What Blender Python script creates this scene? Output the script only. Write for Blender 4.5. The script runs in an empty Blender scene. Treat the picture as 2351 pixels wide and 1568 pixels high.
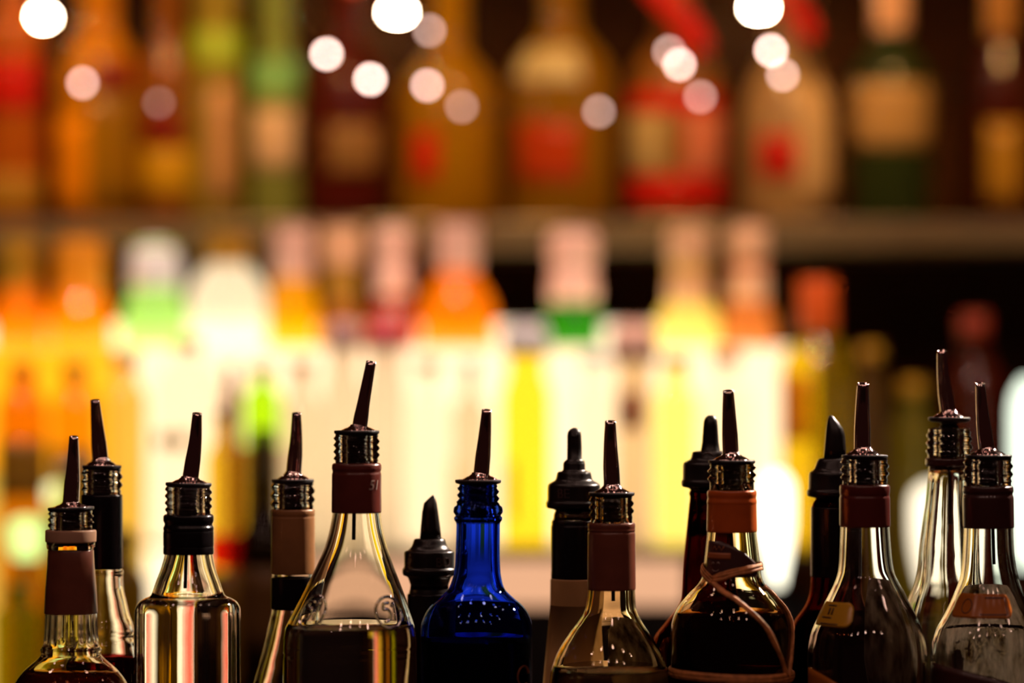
import bpy, math, random
import numpy as np
from mathutils import Vector, Matrix

random.seed(7)
scene = bpy.context.scene
COL = scene.collection
PI = math.pi

# ------------------------------------------------------------------ camera
CZ = 1.463                       # eye height
F = 120.0 / 36.0 * 2351.0        # focal length in photo pixels
cam_d = bpy.data.cameras.new('camera')
cam_d.lens = 120.0
cam_d.sensor_width = 36.0
cam_d.clip_start = 0.05
cam_d.clip_end = 30
cam_d.dof.use_dof = True
cam_d.dof.focus_distance = 2.106
cam_d.dof.aperture_fstop = 1.85
cam = bpy.data.objects.new('camera', cam_d)
COL.objects.link(cam)
cam.location = (0, 0, CZ)
cam.rotation_euler = (PI / 2, 0, 0)
scene.camera = cam

# ------------------------------------------------------------------ world
world = bpy.data.worlds.new('dim_room')
scene.world = world
world.use_nodes = True
bg = world.node_tree.nodes['Background']
bg.inputs[0].default_value = (1.0, 0.26, 0.20, 1)
bg.inputs[1].default_value = 0.012

# ------------------------------------------------------------------ ceiling spots of the bar room
def point(name, loc, power, col, r):
    d = bpy.data.lights.new(name, 'POINT')
    d.energy = power
    d.color = col
    d.shadow_soft_size = r
    o = bpy.data.objects.new(name, d)
    o.location = loc
    COL.objects.link(o)
    return o

SPOT = (1.0, 0.58, 0.46)
for i in range(5):
    for j in range(2):
        point('ceiling_spot', (-1.15 + 0.55 * i + 0.25 * j, 0.55 + 0.75 * j, 2.55), 2.3, SPOT, 0.042)
for i in range(6):          # downlights over the bar
    point('bar_downlight', (-0.95 + 0.38 * i, 2.30, 2.62), 2.4, SPOT, 0.05)

def spot(name, loc, target, power, col, size, blend, r):
    d = bpy.data.lights.new(name, 'SPOT')
    d.energy = power
    d.color = col
    d.spot_size = math.radians(size)
    d.spot_blend = blend
    d.shadow_soft_size = r
    o = bpy.data.objects.new(name, d)
    o.location = loc
    o.rotation_euler = (Vector(target) - Vector(loc)).to_track_quat('-Z', 'Y').to_euler()
    COL.objects.link(o)
    return o

# track spots over the aisle, aimed down at the lower bottles of the back bar
for i in range(7):
    x = -0.60 + 0.19 * i
    spot('back_bar_spot', (x, 2.35, 2.60), (x, 3.04, 1.475), 46, (1.0, 0.66, 0.48), 17, 0.6, 0.05)
    spot('back_bar_spot', (x + 0.07, 2.20, 2.60), (x + 0.07, 3.25, 1.69), 50, (1.0, 0.47, 0.12), 18, 0.8, 0.05)  # added orange spots that light the upper bottles from the front

# added spot at far right, lights the bar bottles and far-side patches from behind
spot('added_back_spot', (1.05, 2.95, 2.25), (0.22, 2.10, 1.30), 330, (1.0, 0.80, 0.64), 34, 0.7, 0.04)

# ------------------------------------------------------------------ exposure
vs = scene.view_settings
vs.view_transform = 'Standard'
vs.look = 'None'
vs.exposure = 0.0
vs.gamma = 1.0
vs.use_curve_mapping = False
cy = scene.cycles
cy.use_denoising = True
cy.caustics_reflective = False
cy.caustics_refractive = False
cy.max_bounces = 14
cy.transmission_bounces = 14
cy.transparent_max_bounces = 14
cy.adaptive_threshold = 0.04
cy.adaptive_min_samples = 24
cy.use_light_tree = False
cy.diffuse_bounces = 2
cy.glossy_bounces = 5
cy.sample_clamp_indirect = 6.0
cy.blur_glossy = 0.3

# ================================================================== materials
def new_mat(name):
    m = bpy.data.materials.new(name)
    m.use_nodes = True
    nt = m.node_tree
    nt.nodes.clear()
    out = nt.nodes.new('ShaderNodeOutputMaterial')
    return m, nt, out

def c4(c):
    return (c[0], c[1], c[2], 1.0)

def m_pbr(name, col, rough=0.4, metal=0.0, coat=0.0, var=0.0, vscale=60.0, bump=0.0, sheen=0.0, spec=0.5):
    m, nt, out = new_mat(name)
    b = nt.nodes.new('ShaderNodeBsdfPrincipled')
    b.inputs['Base Color'].default_value = c4(col)
    b.inputs['Roughness'].default_value = rough
    b.inputs['Metallic'].default_value = metal
    b.inputs['Coat Weight'].default_value = coat
    b.inputs['Specular IOR Level'].default_value = spec
    if var > 0 or bump > 0:
        tc = nt.nodes.new('ShaderNodeTexCoord')
        nz = nt.nodes.new('ShaderNodeTexNoise')
        nz.inputs['Scale'].default_value = vscale
        nz.inputs['Detail'].default_value = 4
        nt.links.new(tc.outputs['Object'], nz.inputs['Vector'])
        if var > 0:
            r = nt.nodes.new('ShaderNodeValToRGB')
            r.color_ramp.elements[0].position = 0.3
            r.color_ramp.elements[1].position = 0.7
            r.color_ramp.elements[0].color = c4([max(0, k * (1 - var)) for k in col])
            r.color_ramp.elements[1].color = c4([min(1, k * (1 + var)) for k in col])
            nt.links.new(nz.outputs['Fac'], r.inputs['Fac'])
            nt.links.new(r.outputs['Color'], b.inputs['Base Color'])
        if bump > 0:
            bp = nt.nodes.new('ShaderNodeBump')
            bp.inputs['Strength'].default_value = bump
            bp.inputs['Distance'].default_value = 0.001
            nt.links.new(nz.outputs['Fac'], bp.inputs['Height'])
            nt.links.new(bp.outputs['Normal'], b.inputs['Normal'])
    nt.links.new(b.outputs[0], out.inputs['Surface'])
    return m

def m_glass(name, col=(1, 1, 1), ior=1.5, rough=0.0, wave=0.0, wscale=40.0):
    m, nt, out = new_mat(name)
    g = nt.nodes.new('ShaderNodeBsdfGlass')
    g.inputs['Color'].default_value = c4(col)
    g.inputs['IOR'].default_value = ior
    g.inputs['Roughness'].default_value = rough
    if wave > 0:
        tc = nt.nodes.new('ShaderNodeTexCoord')
        nz = nt.nodes.new('ShaderNodeTexNoise')
        nz.inputs['Scale'].default_value = wscale
        nz.inputs['Detail'].default_value = 1.5
        bp = nt.nodes.new('ShaderNodeBump')
        bp.inputs['Strength'].default_value = wave
        bp.inputs['Distance'].default_value = 0.002
        nt.links.new(tc.outputs['Object'], nz.inputs['Vector'])
        nt.links.new(nz.outputs['Fac'], bp.inputs['Height'])
        nt.links.new(bp.outputs['Normal'], g.inputs['Normal'])
    nt.links.new(g.outputs[0], out.inputs['Surface'])
    return m

def m_emit(name, col, strength):
    m, nt, out = new_mat(name)
    e = nt.nodes.new('ShaderNodeEmission')
    e.inputs['Color'].default_value = c4(col)
    e.inputs['Strength'].default_value = strength
    nt.links.new(e.outputs[0], out.inputs['Surface'])
    return m

_back = {}
def m_back(col, tp=0.45, tl=0.40, df=0.15, gl=0.03, rough=0.15):
    """coloured bottle glass with its drink, as thin stained glass: clear + scattering + a gloss"""
    key = ('g', tuple(round(k, 3) for k in col), tp, tl, df, gl, rough)
    if key in _back:
        return _back[key]
    m, nt, out = new_mat('tinted_bottle_glass')
    t = nt.nodes.new('ShaderNodeBsdfTransparent')
    t.inputs[0].default_value = c4([math.sqrt(k) for k in col])
    l = nt.nodes.new('ShaderNodeBsdfTranslucent')
    l.inputs[0].default_value = c4(col)
    d = nt.nodes.new('ShaderNodeBsdfDiffuse')
    d.inputs[0].default_value = c4(col)
    g = nt.nodes.new('ShaderNodeBsdfGlossy')
    g.inputs['Roughness'].default_value = rough
    s = tp + tl + df
    m1 = nt.nodes.new('ShaderNodeMixShader')
    m1.inputs[0].default_value = tl / (tp + tl)
    nt.links.new(t.outputs[0], m1.inputs[1]); nt.links.new(l.outputs[0], m1.inputs[2])
    m2 = nt.nodes.new('ShaderNodeMixShader')
    m2.inputs[0].default_value = df / s
    nt.links.new(m1.outputs[0], m2.inputs[1]); nt.links.new(d.outputs[0], m2.inputs[2])
    m3 = nt.nodes.new('ShaderNodeMixShader')
    m3.inputs[0].default_value = gl
    nt.links.new(m2.outputs[0], m3.inputs[1]); nt.links.new(g.outputs[0], m3.inputs[2])
    nt.links.new(m3.outputs[0], out.inputs['Surface'])
    _back[key] = m
    return m

def m_paper(col, tl=0.35, gl=0.03):
    key = ('p', tuple(round(k, 3) for k in col), tl, gl)
    if key in _back:
        return _back[key]
    m, nt, out = new_mat('label_paper')
    l = nt.nodes.new('ShaderNodeBsdfTranslucent'); l.inputs[0].default_value = c4(col)
    d = nt.nodes.new('ShaderNodeBsdfDiffuse'); d.inputs[0].default_value = c4(col)
    g = nt.nodes.new('ShaderNodeBsdfGlossy'); g.inputs['Roughness'].default_value = 0.2
    a = nt.nodes.new('ShaderNodeMixShader'); a.inputs[0].default_value = tl
    nt.links.new(d.outputs[0], a.inputs[1]); nt.links.new(l.outputs[0], a.inputs[2])
    b = nt.nodes.new('ShaderNodeMixShader'); b.inputs[0].default_value = gl
    nt.links.new(a.outputs[0], b.inputs[1]); nt.links.new(g.outputs[0], b.inputs[2])
    nt.links.new(b.outputs[0], out.inputs['Surface'])
    _back[key] = m
    return m

M = {}
M['clear'] = m_glass('clear_glass', (0.985, 0.98, 0.96), 1.5, 0.0, 0.06, 30)
M['clear2'] = m_glass('wavy_clear_glass', (0.985, 0.975, 0.94), 1.5, 0.0, 0.22, 45)
M['gold'] = m_glass('straw_glass', (0.97, 0.93, 0.80), 1.5, 0.0, 0.08, 30)
M['blue'] = m_glass('cobalt_glass', (0.26, 0.42, 0.995), 1.5, 0.0, 0.06, 40)
M['dark'] = m_glass('dark_brown_glass', (0.34, 0.10, 0.05), 1.5)
M['water'] = m_glass('clear_spirit', (0.97, 0.95, 0.92), 1.34)
M['rum'] = m_glass('dark_rum', (0.45, 0.20, 0.07), 1.34)
M['whisky'] = m_glass('amber_whisky', (0.80, 0.50, 0.25), 1.34)
M['redliq'] = m_glass('deep_red_liqueur', (0.35, 0.03, 0.03), 1.34)
M['bluedark'] = m_glass('dark_gin', (0.10, 0.10, 0.30), 1.34)
M['chrome'] = m_pbr('pourer_steel', (0.74, 0.58, 0.56), 0.09, 1.0, var=0.05, vscale=120)
M['rubber'] = m_pbr('black_rubber', (0.008, 0.006, 0.006), 0.45)
M['plastic'] = m_pbr('black_plastic', (0.007, 0.004, 0.004), 0.30, spec=0.4)
M['tube'] = m_pbr('dark_air_tube', (0.02, 0.012, 0.02), 0.3)
M['cap_maroon'] = m_pbr('maroon_capsule', (0.13, 0.024, 0.016), 0.30, 0, 0.3, 0.12, 90)
M['cap_brown'] = m_pbr('brown_capsule', (0.17, 0.048, 0.026), 0.30, 0, 0.3, 0.12, 90)
M['cap_gold'] = m_pbr('bronze_capsule', (0.34, 0.15, 0.05), 0.38, 0, 0.1, 0.12, 90)
M['cap_orange'] = m_pbr('rust_capsule', (0.55, 0.10, 0.012), 0.30, 0, 0.3, 0.12, 90)
M['cap_red'] = m_pbr('oxblood_capsule', (0.10, 0.014, 0.010), 0.30, 0, 0.3, 0.12, 90)
M['cap_dark'] = m_pbr('dark_oxblood_capsule', (0.045, 0.012, 0.010), 0.30, 0, 0.3, 0.12, 90)
M['cap_black'] = m_pbr('black_capsule', (0.006, 0.004, 0.005), 0.25, 0, 0.0, spec=0.3)
M['tan'] = m_pbr('tan_plastic_ring', (0.50, 0.28, 0.17), 0.5, 0, 0, 0.1, 80)
M['creamneck'] = m_pbr('cream_neck_paint', (0.62, 0.34, 0.13), 0.45, 0, 0.1, 0.08, 40)
M['label_gold'] = m_paper((0.90, 0.52, 0.04), 0.45)
M['label_copper'] = m_paper((0.70, 0.22, 0.03), 0.45)
M['label_dark'] = m_pbr('dark_maroon_label', (0.05, 0.012, 0.010), 0.4, 0, 0.2, 0.2, 60)
M['ink'] = m_pbr('dark_label_ink', (0.06, 0.012, 0.006), 0.5)
M['inkorange'] = m_pbr('orange_label_ink', (0.35, 0.09, 0.02), 0.5)
M['inkpale'] = m_pbr('pale_label_ink', (0.45, 0.33, 0.28), 0.5)
M['raffia'] = m_pbr('raffia_straw', (0.55, 0.20, 0.055), 0.6, 0, 0, 0.35, 220, 0.3)
M['wood'] = m_pbr('dark_wood', (0.060, 0.022, 0.010), 0.45, 0, 0.1, 0.45, 9, 0.2)
M['barwood'] = m_pbr('bar_top_wood', (0.045, 0.018, 0.010), 0.25, 0, 0.5, 0.4, 7, 0.1)
M['floor'] = m_pbr('floor_tile', (0.05, 0.035, 0.03), 0.5, 0, 0, 0.3, 5, 0.1)
M['shelf'] = m_pbr('shelf_laminate', (0.105, 0.072, 0.028), 0.45, 0, 0.1, 0.15, 14)
M['wallpanel'] = m_pbr('brown_back_panel', (0.034, 0.011, 0.0016), 0.6, 0, 0, 0.3, 4, spec=0.05)
M['frame'] = m_pbr('black_metal_frame', (0.012, 0.010, 0.010), 0.4, 0.3)

# ================================================================== mesh helpers
def link(name, me, mat, parent=None, loc=(0, 0, 0), smooth=True):
    if mat is not None:
        me.materials.append(mat)
    o = bpy.data.objects.new(name, me)
    COL.objects.link(o)
    o.location = loc
    if parent is not None:
        o.parent = parent
    if smooth:
        me.polygons.foreach_set('use_smooth', np.ones(len(me.polygons), dtype=bool))
    return o

def empty(name, loc, label, cat, group=None):
    o = bpy.data.objects.new(name, None)
    o.empty_display_size = 0.03
    COL.objects.link(o)
    o.location = loc
    o['label'] = label
    o['category'] = cat
    if group:
        o['group'] = group
    return o

def rings_mesh(name, V, cap0=True, cap1=True, closed_v=False):
    """V: (n, s, 3) rings, counter-clockwise seen from above"""
    n, s, _ = V.shape
    idx = np.arange(n * s).reshape(n, s)
    a = idx[:-1]; b = idx[1:]
    an = np.roll(a, -1, 1); bn = np.roll(b, -1, 1)
    q = np.stack([a, an, bn, b], -1).reshape(-1, 4)
    faces = q.tolist()
    if closed_v:
        a = idx[-1]; b = idx[0]
        faces += np.stack([a, np.roll(a, -1), np.roll(b, -1), b], -1).tolist()
    else:
        if cap0:
            faces.append(idx[0][::-1].tolist())
        if cap1:
            faces.append(idx[-1].tolist())
    me = bpy.data.meshes.new(name)
    me.from_pydata(V.reshape(-1, 3).tolist(), [], faces)
    me.update()
    return me

def lathe(name, prof, seg=40, cx=0.0):
    """prof: list of (r, z) bottom to top along the outside"""
    th = np.linspace(0, 2 * PI, seg, endpoint=False)
    V = np.array([[(cx + r * math.cos(t), r * math.sin(t), z) for t in th] for (r, z) in prof])
    return rings_mesh(name, V)

def bev(prof, b=0.0006):
    """bevel the corners of a lathe profile so that smooth shading keeps its edges"""
    P = [Vector((r, z)) for r, z in prof]
    out = [P[0]]
    for i in range(1, len(P) - 1):
        d0 = P[i - 1] - P[i]; d1 = P[i + 1] - P[i]
        l0 = min(b, d0.length * 0.45); l1 = min(b, d1.length * 0.45)
        if d0.length < 1e-7 or d1.length < 1e-7:
            out.append(P[i]); continue
        out.append(P[i] + d0.normalized() * l0)
        out.append(P[i] + d0.normalized() * l0 * 0.3 + d1.normalized() * l1 * 0.3)
        out.append(P[i] + d1.normalized() * l1)
    out.append(P[-1])
    return [(max(0.00005, p.x), p.y) for p in out]

def tube_mesh(name, pts, rad, seg=16, cap=True, ell=1.0, hollow=0.0):
    pts = [Vector(p) for p in pts]
    n = len(pts)
    rings = []
    t_prev = None
    up = None
    for i, p in enumerate(pts):
        t = (pts[min(i + 1, n - 1)] - pts[max(i - 1, 0)]).normalized()
        if up is None:
            ref = Vector((0, 1, 0)) if abs(t.y) < 0.9 else Vector((1, 0, 0))
            up = (ref - t * ref.dot(t)).normalized()
        else:
            up = (up - t * up.dot(t)).normalized()
        side = up.cross(t)
        r = rad[i] if hasattr(rad, '__len__') else rad
        rings.append([tuple(p + (side * math.cos(a) + up * math.sin(a) * ell) * r)
                      for a in np.linspace(0, 2 * PI, seg, endpoint=False)])
        last = (p, t, side.copy(), up.copy(), r)
    if hollow > 0:                                   # an open bore at the far end
        p, t, side, up2, r = last
        for (k, dd) in ((hollow, 0.0), (hollow * 0.92, -0.012)):
            rings.append([tuple(p + t * dd + (side * math.cos(a) + up2 * math.sin(a) * ell) * r * k)
                          for a in np.linspace(0, 2 * PI, seg, endpoint=False)])
    V = np.array(rings)
    me = rings_mesh(name, V[:, ::-1], cap, cap)
    return me

def box_mesh(name, x0, x1, y0, y1, z0, z1, b=0.0):
    import bmesh
    bm = bmesh.new()
    vs_ = [bm.verts.new((x, y, z)) for z in (z0, z1) for y in (y0, y1) for x in (x0, x1)]
    for f in ((0, 2, 3, 1), (4, 5, 7, 6), (0, 1, 5, 4), (2, 6, 7, 3), (0, 4, 6, 2), (1, 3, 7, 5)):
        bm.faces.new([vs_[i] for i in f])
    if b > 0:
        bmesh.ops.bevel(bm, geom=list(bm.edges), offset=b, segments=2, affect='EDGES', profile=0.5)
    me = bpy.data.meshes.new(name)
    bm.to_mesh(me); bm.free()
    return me

def pchip(xs, ys):
    """monotone cubic through points; xs rising"""
    x = np.array(xs, float); y = np.array(ys, float)
    h = np.diff(x); d = np.diff(y) / h
    m = np.zeros_like(y)
    m[0] = d[0]; m[-1] = d[-1]
    for i in range(1, len(x) - 1):
        if d[i - 1] * d[i] > 0:
            w1 = 2 * h[i] + h[i - 1]; w2 = h[i] + 2 * h[i - 1]
            m[i] = (w1 + w2) / (w1 / d[i - 1] + w2 / d[i])
    def f(q):
        q = np.clip(np.asarray(q, float), x[0], x[-1])
        i = np.clip(np.searchsorted(x, q, side='right') - 1, 0, len(h) - 1)
        t = (q - x[i]) / h[i]
        return ((1 + 2 * t) * (1 - t) ** 2 * y[i] + t * (1 - t) ** 2 * h[i] * m[i]
                + t * t * (3 - 2 * t) * y[i + 1] + t * t * (t - 1) * h[i] * m[i + 1])
    return f

def wx(px, D):
    return (px - 1175.5) * D / F

def wz(py, D):
    return CZ - (py - 784.0) * D / F

def patch(name, R, cxf, th0, th1, z0, z1, off=0.0003, thick=0.00025, nu=18, nv=8, shape=None):
    """a piece of paper wrapped on a bottle: R(z, theta) is the bottle wall; -PI/2 faces the camera"""
    us = np.linspace(0, 1, nu); vs_ = np.linspace(0, 1, nv)
    lay = []
    for o in (off + thick, off):
        g = []
        for v in vs_:
            row = []
            for u in us:
                uu, vv = shape(u, v) if shape else (u, v)
                t = th0 + (th1 - th0) * uu
                z = z0 + (z1 - z0) * vv
                r = float(R(z, t)) + o
                row.append((float(cxf(z)) + r * math.cos(t), r * math.sin(t), z))
            g.append(row)
        lay.append(g)
    V = np.array(lay).reshape(-1, 3)
    n = nu * nv
    id_ = np.arange(n).reshape(nv, nu)
    faces = []
    for i in range(nv - 1):
        for j in range(nu - 1):
            a, b, c, d = id_[i, j], id_[i, j + 1], id_[i + 1, j + 1], id_[i + 1, j]
            faces.append((a, b, c, d)); faces.append((a + n, d + n, c + n, b + n))
    border = list(id_[0, :]) + list(id_[1:, -1]) + list(id_[-1, -2::-1]) + list(id_[-2:0:-1, 0])
    for k in range(len(border)):
        a = border[k]; b = border[(k + 1) % len(border)]
        faces.append((a, a + n, b + n, b))
    me = bpy.data.meshes.new(name)
    me.from_pydata(V.tolist(), [], [tuple(int(q) for q in f) for f in faces])
    me.update()
    return me

def surf_tube(name, R, cxf, path, rad, off=0.0, seg=8, ell=1.0):
    """a strand laid on the bottle; path of (theta, z)"""
    pts = []
    for (t, z) in path:
        r = float(R(z, t)) + off
        pts.append((float(cxf(z)) + r * math.cos(t), r * math.sin(t), z))
    return tube_mesh(name, pts, rad, seg, True, ell)

def smooth_path(pts, n=24):
    """Catmull-Rom through 2-D or 3-D points"""
    P = [np.array(p, float) for p in pts]
    P = [2 * P[0] - P[1]] + P + [2 * P[-1] - P[-2]]
    out = []
    m = len(P) - 3
    k = max(2, n // m)
    for i in range(m):
        p0, p1, p2, p3 = P[i:i + 4]
        for t in np.linspace(0, 1, k, endpoint=False):
            out.append(0.5 * (2 * p1 + (p2 - p0) * t + (2 * p0 - 5 * p1 + 4 * p2 - p3) * t * t
                              + (3 * p1 - p0 - 3 * p2 + p3) * t ** 3))
    out.append(P[-2])
    return [tuple(p) for p in out]

def text_on(name, txt, size, R, cxf, th, z, mat, parent, depth=0.0003, shear=0.0, off=0.0):
    """lettering wrapped on a round surface"""
    c = bpy.data.curves.new('lettering', 'FONT')
    c.body = txt
    c.size = size
    c.extrude = depth
    c.shear = shear
    c.align_x = 'CENTER'
    c.align_y = 'CENTER'
    c.resolution_u = 3
    t = bpy.data.objects.new('lettering', c)
    me = bpy.data.meshes.new_from_object(t)
    bpy.data.objects.remove(t)
    bpy.data.curves.remove(c)
    for v in me.vertices:
        zz = z + v.co.y
        r = float(R(zz, th)) + off + v.co.z
        tt = th + v.co.x / max(r, 1e-4)
        v.co = (float(cxf(zz)) + r * math.cos(tt), r * math.sin(tt), zz)
    me.update()
    return link(name, me, mat, parent, smooth=False)

# ================================================================== the front bar
BAR = 1.10
D1 = 2.080
D2 = 2.152

class Bottle:
    """a clear bottle whose outline is measured at its own distance: (photo row, half width[, side shift])"""
    def __init__(s, name, label, x, D, prof, glass, wall=0.0027, screw=None, seg=56, cat='bottle', rmod=None,
                 bore=0.0066, group='bottles with pourers on the bar'):
        s.D = D; s.k = D / F
        s.root = empty(name, (wx(x, D), D, BAR), label, cat, group)
        s.zz = lambda y: wz(y, D) - BAR
        P = sorted([(s.zz(p[0]), p[1] * s.k, (p[2] if len(p) > 2 else 0.0) * s.k) for p in prof])
        rb = P[0][1]; db = P[0][2]
        zlow = P[0][0]
        P = [(0.004, rb, db)] + ([(zlow * 0.5, rb, db)] if zlow > 0.03 else []) + P
        zs_, rs_, dx_ = zip(*P)
        rf = pchip(zs_, rs_); cf = pchip(zs_, dx_)
        top = P[-1][0]
        sc = None
        if screw:
            sc = (s.zz(screw[1]), s.zz(screw[0]), screw[2], screw[3] * s.k)   # z0, z1, turns, height
        def R(z, t):
            r = rf(z)
            if rmod is not None:
                r = rmod(r, z, t)
            if sc is not None:
                u = (z - sc[0]) / (sc[1] - sc[0])
                env = np.clip(u * 8, 0, 1) * np.clip((1 - u) * 8, 0, 1)
                ph = u * sc[2] + np.asarray(t) / (2 * PI)
                r = r + env * sc[3] * (0.5 + 0.75 * np.cos(2 * PI * ph))
            return r
        s.R = R; s.cx = cf; s.top = top
        # rings
        zs = [0.0]
        zb = list(np.arange(0.004, max(0.005, zlow - 0.002), 0.010)) + list(np.arange(max(0.005, zlow - 0.002), top, 0.00105)) + [top]
        zb = np.array(zb)
        th = np.linspace(0, 2 * PI, seg, endpoint=False)
        T = th[None, :]
        def ring(rr, z):
            c = cf(z)
            return np.stack([c + rr * np.cos(T), rr * np.sin(T), z + 0 * T + 0 * rr], -1)
        Z = zb[:, None]
        Ro = R(Z, T) + 0 * T
        outer = ring(Ro, Z)
        b0 = ring(R(0.004, T) - 0.0035 + 0 * T, np.array([[0.0]]))
        # inside wall
        zsb = sc[0] if sc else top - 0.018
        def Ri(z):
            w = np.clip((z - (zsb - 0.012)) / 0.014, 0, 1)
            w = w * w * (3 - 2 * w)
            base = rf(z) - wall
            if rmod is not None:
                base = rmod(rf(z), z, T) - wall
            return base * (1 - w) + np.minimum(base, bore) * w
        s.rin = lambda z: rf(z) - wall
        zi = zb[::-1]
        zi = zi[zi > 0.009]
        Zi = zi[:, None]
        inner = ring(Ri(Zi) + 0 * T, Zi)
        lip = ring(Ri(np.array([[top]])) * 0.35 + R(np.array([[top]]), T) * 0.65 + 0 * T, np.array([[top + 0.0006]]))
        V = np.concatenate([b0, outer, lip, inner], 0)
        s.glass = link('glass', rings_mesh('glass', V), glass, s.root)
        s.wall = wall; s.rmod = rmod; s.seg = seg; s.rf = rf

    def liquid(s, ylev, mat, name='liquid'):
        z1 = s.zz(ylev)
        zb = np.concatenate([np.arange(0.0088, z1 - 0.0005, 0.003), [z1]])
        th = np.linspace(0, 2 * PI, s.seg, endpoint=False)[None, :]
        Z = zb[:, None]
        base = s.rf(Z) if s.rmod is None else s.rmod(s.rf(Z), Z, th)
        rr = base - s.wall + 0.00012 + 0 * th
        c = s.cx(Z)
        V = np.stack([c + rr * np.cos(th), rr * np.sin(th), Z + 0 * th], -1)
        return link(name, rings_mesh(name, V), mat, s.root)

    def sleeve(s, name, rows, mat, seg=48, off=0.0):
        """a capsule or ring: rows of (photo row, half width) from top to bottom"""
        pr = [(r * s.k + off, s.zz(y)) for (y, r) in rows][::-1]
        z0 = pr[0][1]; z1 = pr[-1][1]
        inn0 = pr[0][0] - 0.0011; inn1 = pr[-1][0] - 0.0011
        prof = [(inn0, z0 + 0.0003), (pr[0][0] - 0.0002, z0)] + pr + [(inn1, z1)]
        prof = bev(prof, 0.0005)
        th = np.linspace(0, 2 * PI, seg, endpoint=False)
        V = np.array([[(float(s.cx(min(max(z, 0.004), s.top))) + r * math.cos(t), r * math.sin(t), z) for t in th]
                      for (r, z) in prof])
        return link(name, rings_mesh(name, V, False, False, True), mat, s.root)

    def pourer(s, tip, mid, base, tipw, basew, flange_y, flange_h, stop_y, tilt=0.0, tube=None, tube_dx=0.0, dome_h=11.0):
        """steel spout (photo points) on a black rubber stopper"""
        k = s.k
        zf = s.zz(flange_y)
        ox = float(s.cx(s.top))
        x0 = s.root.location.x
        def loc(p, dy=0.0):
            return Vector((wx(p[0], s.D) - x0 - ox, dy, s.zz(p[1]) - zf))
        a, m_, b = loc(base), loc(mid), loc(tip, -0.004)
        a.z = 0.0012                                   # the tube starts inside its dome
        pts = smooth_path([tuple(a), tuple(m_), tuple(b)], 20)
        n = len(pts)
        r0 = basew * k / 2; r1 = tipw * k / 2
        rad = []
        for i in range(n):
            u = i / (n - 1)
            rad.append(r0 + (r1 - r0) * (0.18 * min(1, u / .5) + 0.82 * max(0, (u - .28) / .72)))
        me = tube_mesh('pour_spout', pts, rad, 24, True, 1.0, 0.78)
        sp = link('pour_spout', me, M['chrome'], s.root, (ox, 0, zf))
        sp.rotation_euler = (0, tilt, 0)
        fr = flange_h * k
        dh = dome_h * k
        ax = a.x
        prof = [(fr * 0.2, 0.0004), (fr * 0.76, 0.0004), (fr * 0.76, 0.0008), (fr * 0.71, dh * 0.34), (fr * 0.60, dh * 0.62), (fr * 0.47, dh * 0.82),
                (r0 * 1.22, dh * 0.98), (r0 * 1.04, dh * 1.16), (r0 * 1.0, dh * 1.45), (r0 * 0.6, dh * 1.45)]
        link('dome', lathe('dome', bev(prof, 0.0003), 40, ax * 0.6), M['chrome'], sp)
        zs = s.zz(stop_y) - zf
        rs = 0.0058
        prof = [(0.0030, zs), (rs * 0.86, zs + 0.0002)]
        nr = 4
        for i in range(nr):
            q0 = zs + (-0.0035 - zs) * i / nr; q1 = zs + (-0.0035 - zs) * (i + 1) / nr
            prof += [(rs * 0.86, q0 + (q1 - q0) * .35), (rs * 1.03, q0 + (q1 - q0) * .5), (rs * 1.03, q0 + (q1 - q0) * .7), (rs * .88, q0 + (q1 - q0) * .9)]
        prof += [(rs * 0.95, -0.0030), (fr * 0.80, -0.0024), (fr * 0.97, -0.0016), (fr, -0.0010), (fr, 0.0004), (fr * 0.3, 0.0006)]
        link('rubber_stopper', lathe('rubber_stopper', bev(prof, 0.0003), 40), M['rubber'], sp)
        if tube:
            zt = s.zz(tube) - zf
            link('air_tube', tube_mesh('air_tube', [(tube_dx * k * 0.5, 0, zs + 0.002), (tube_dx * k * .8, 0, (zs + zt) / 2), (tube_dx * k, 0, zt)], 0.00115, 12, True, 1.0, 0.7), M['tube'], sp)
        return sp

    def measure(s, spout_rows, rows, text=None, text_y=None, text_th=-PI / 2 + 0.6, text_size=0.008, wedge=None, hole=False, circle=None):
        """black plastic measured pourer: rows (photo row, half width) top to bottom for the collar"""
        k = s.k
        zt = s.zz(rows[0][0])
        pr = [(r * k, s.zz(y) - zt) for (y, r) in rows][::-1]
        prof = bev([(0.003, pr[0][1])] + pr + [(0.002, pr[-1][1])], 0.0010)
        col = link('measured_pourer', lathe('measured_pourer', prof, 44), M['plastic'], s.root, (0, 0, zt))
        # spout: stacked ellipses (photo row, left, right) about the axis
        x0 = s.root.location.x
        S = []
        th = np.linspace(0, 2 * PI, 28, endpoint=False)
        rr = sorted(spout_rows, key=lambda q: -q[0])
        for (y, l, r) in rr:
            cx_ = (wx(l, s.D) + wx(r, s.D)) / 2 - x0
            hw = (r - l) / 2 * k
            S.append([(cx_ + hw * math.cos(t), hw * 0.95 * math.sin(t) if hw > .002 else hw * 0.95 * math.sin(t), s.zz(y) - zt) for t in th])
        me = rings_mesh('spout', np.array(S))
        sp = link('spout', me, M['plastic'], col)
        if hole:
            y, l, r = rr[-2]
            hw = (r - l) / 2 * k * 0.62
            zc = s.zz(y + 12) - zt
            link('spout_hole', tube_mesh('spout_hole', [(0, -0.0030, zc - 0.0012), (0, -0.0047, zc + 0.0006)], [hw, hw], 20, True, 1.0, 0.8), M['rubber'], col)
        if text:
            ym = s.zz(text_y) - zt
            rc = max(r for (y, r) in rows if abs(y - text_y) < 60) * k
            rc = text_r(rows, text_y) * k
            text_on('lettering', text, text_size, lambda z, t: rc, lambda z: 0.0, text_th, ym, M['plastic_text'], col, 0.0002, 0, 0.0001)
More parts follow.
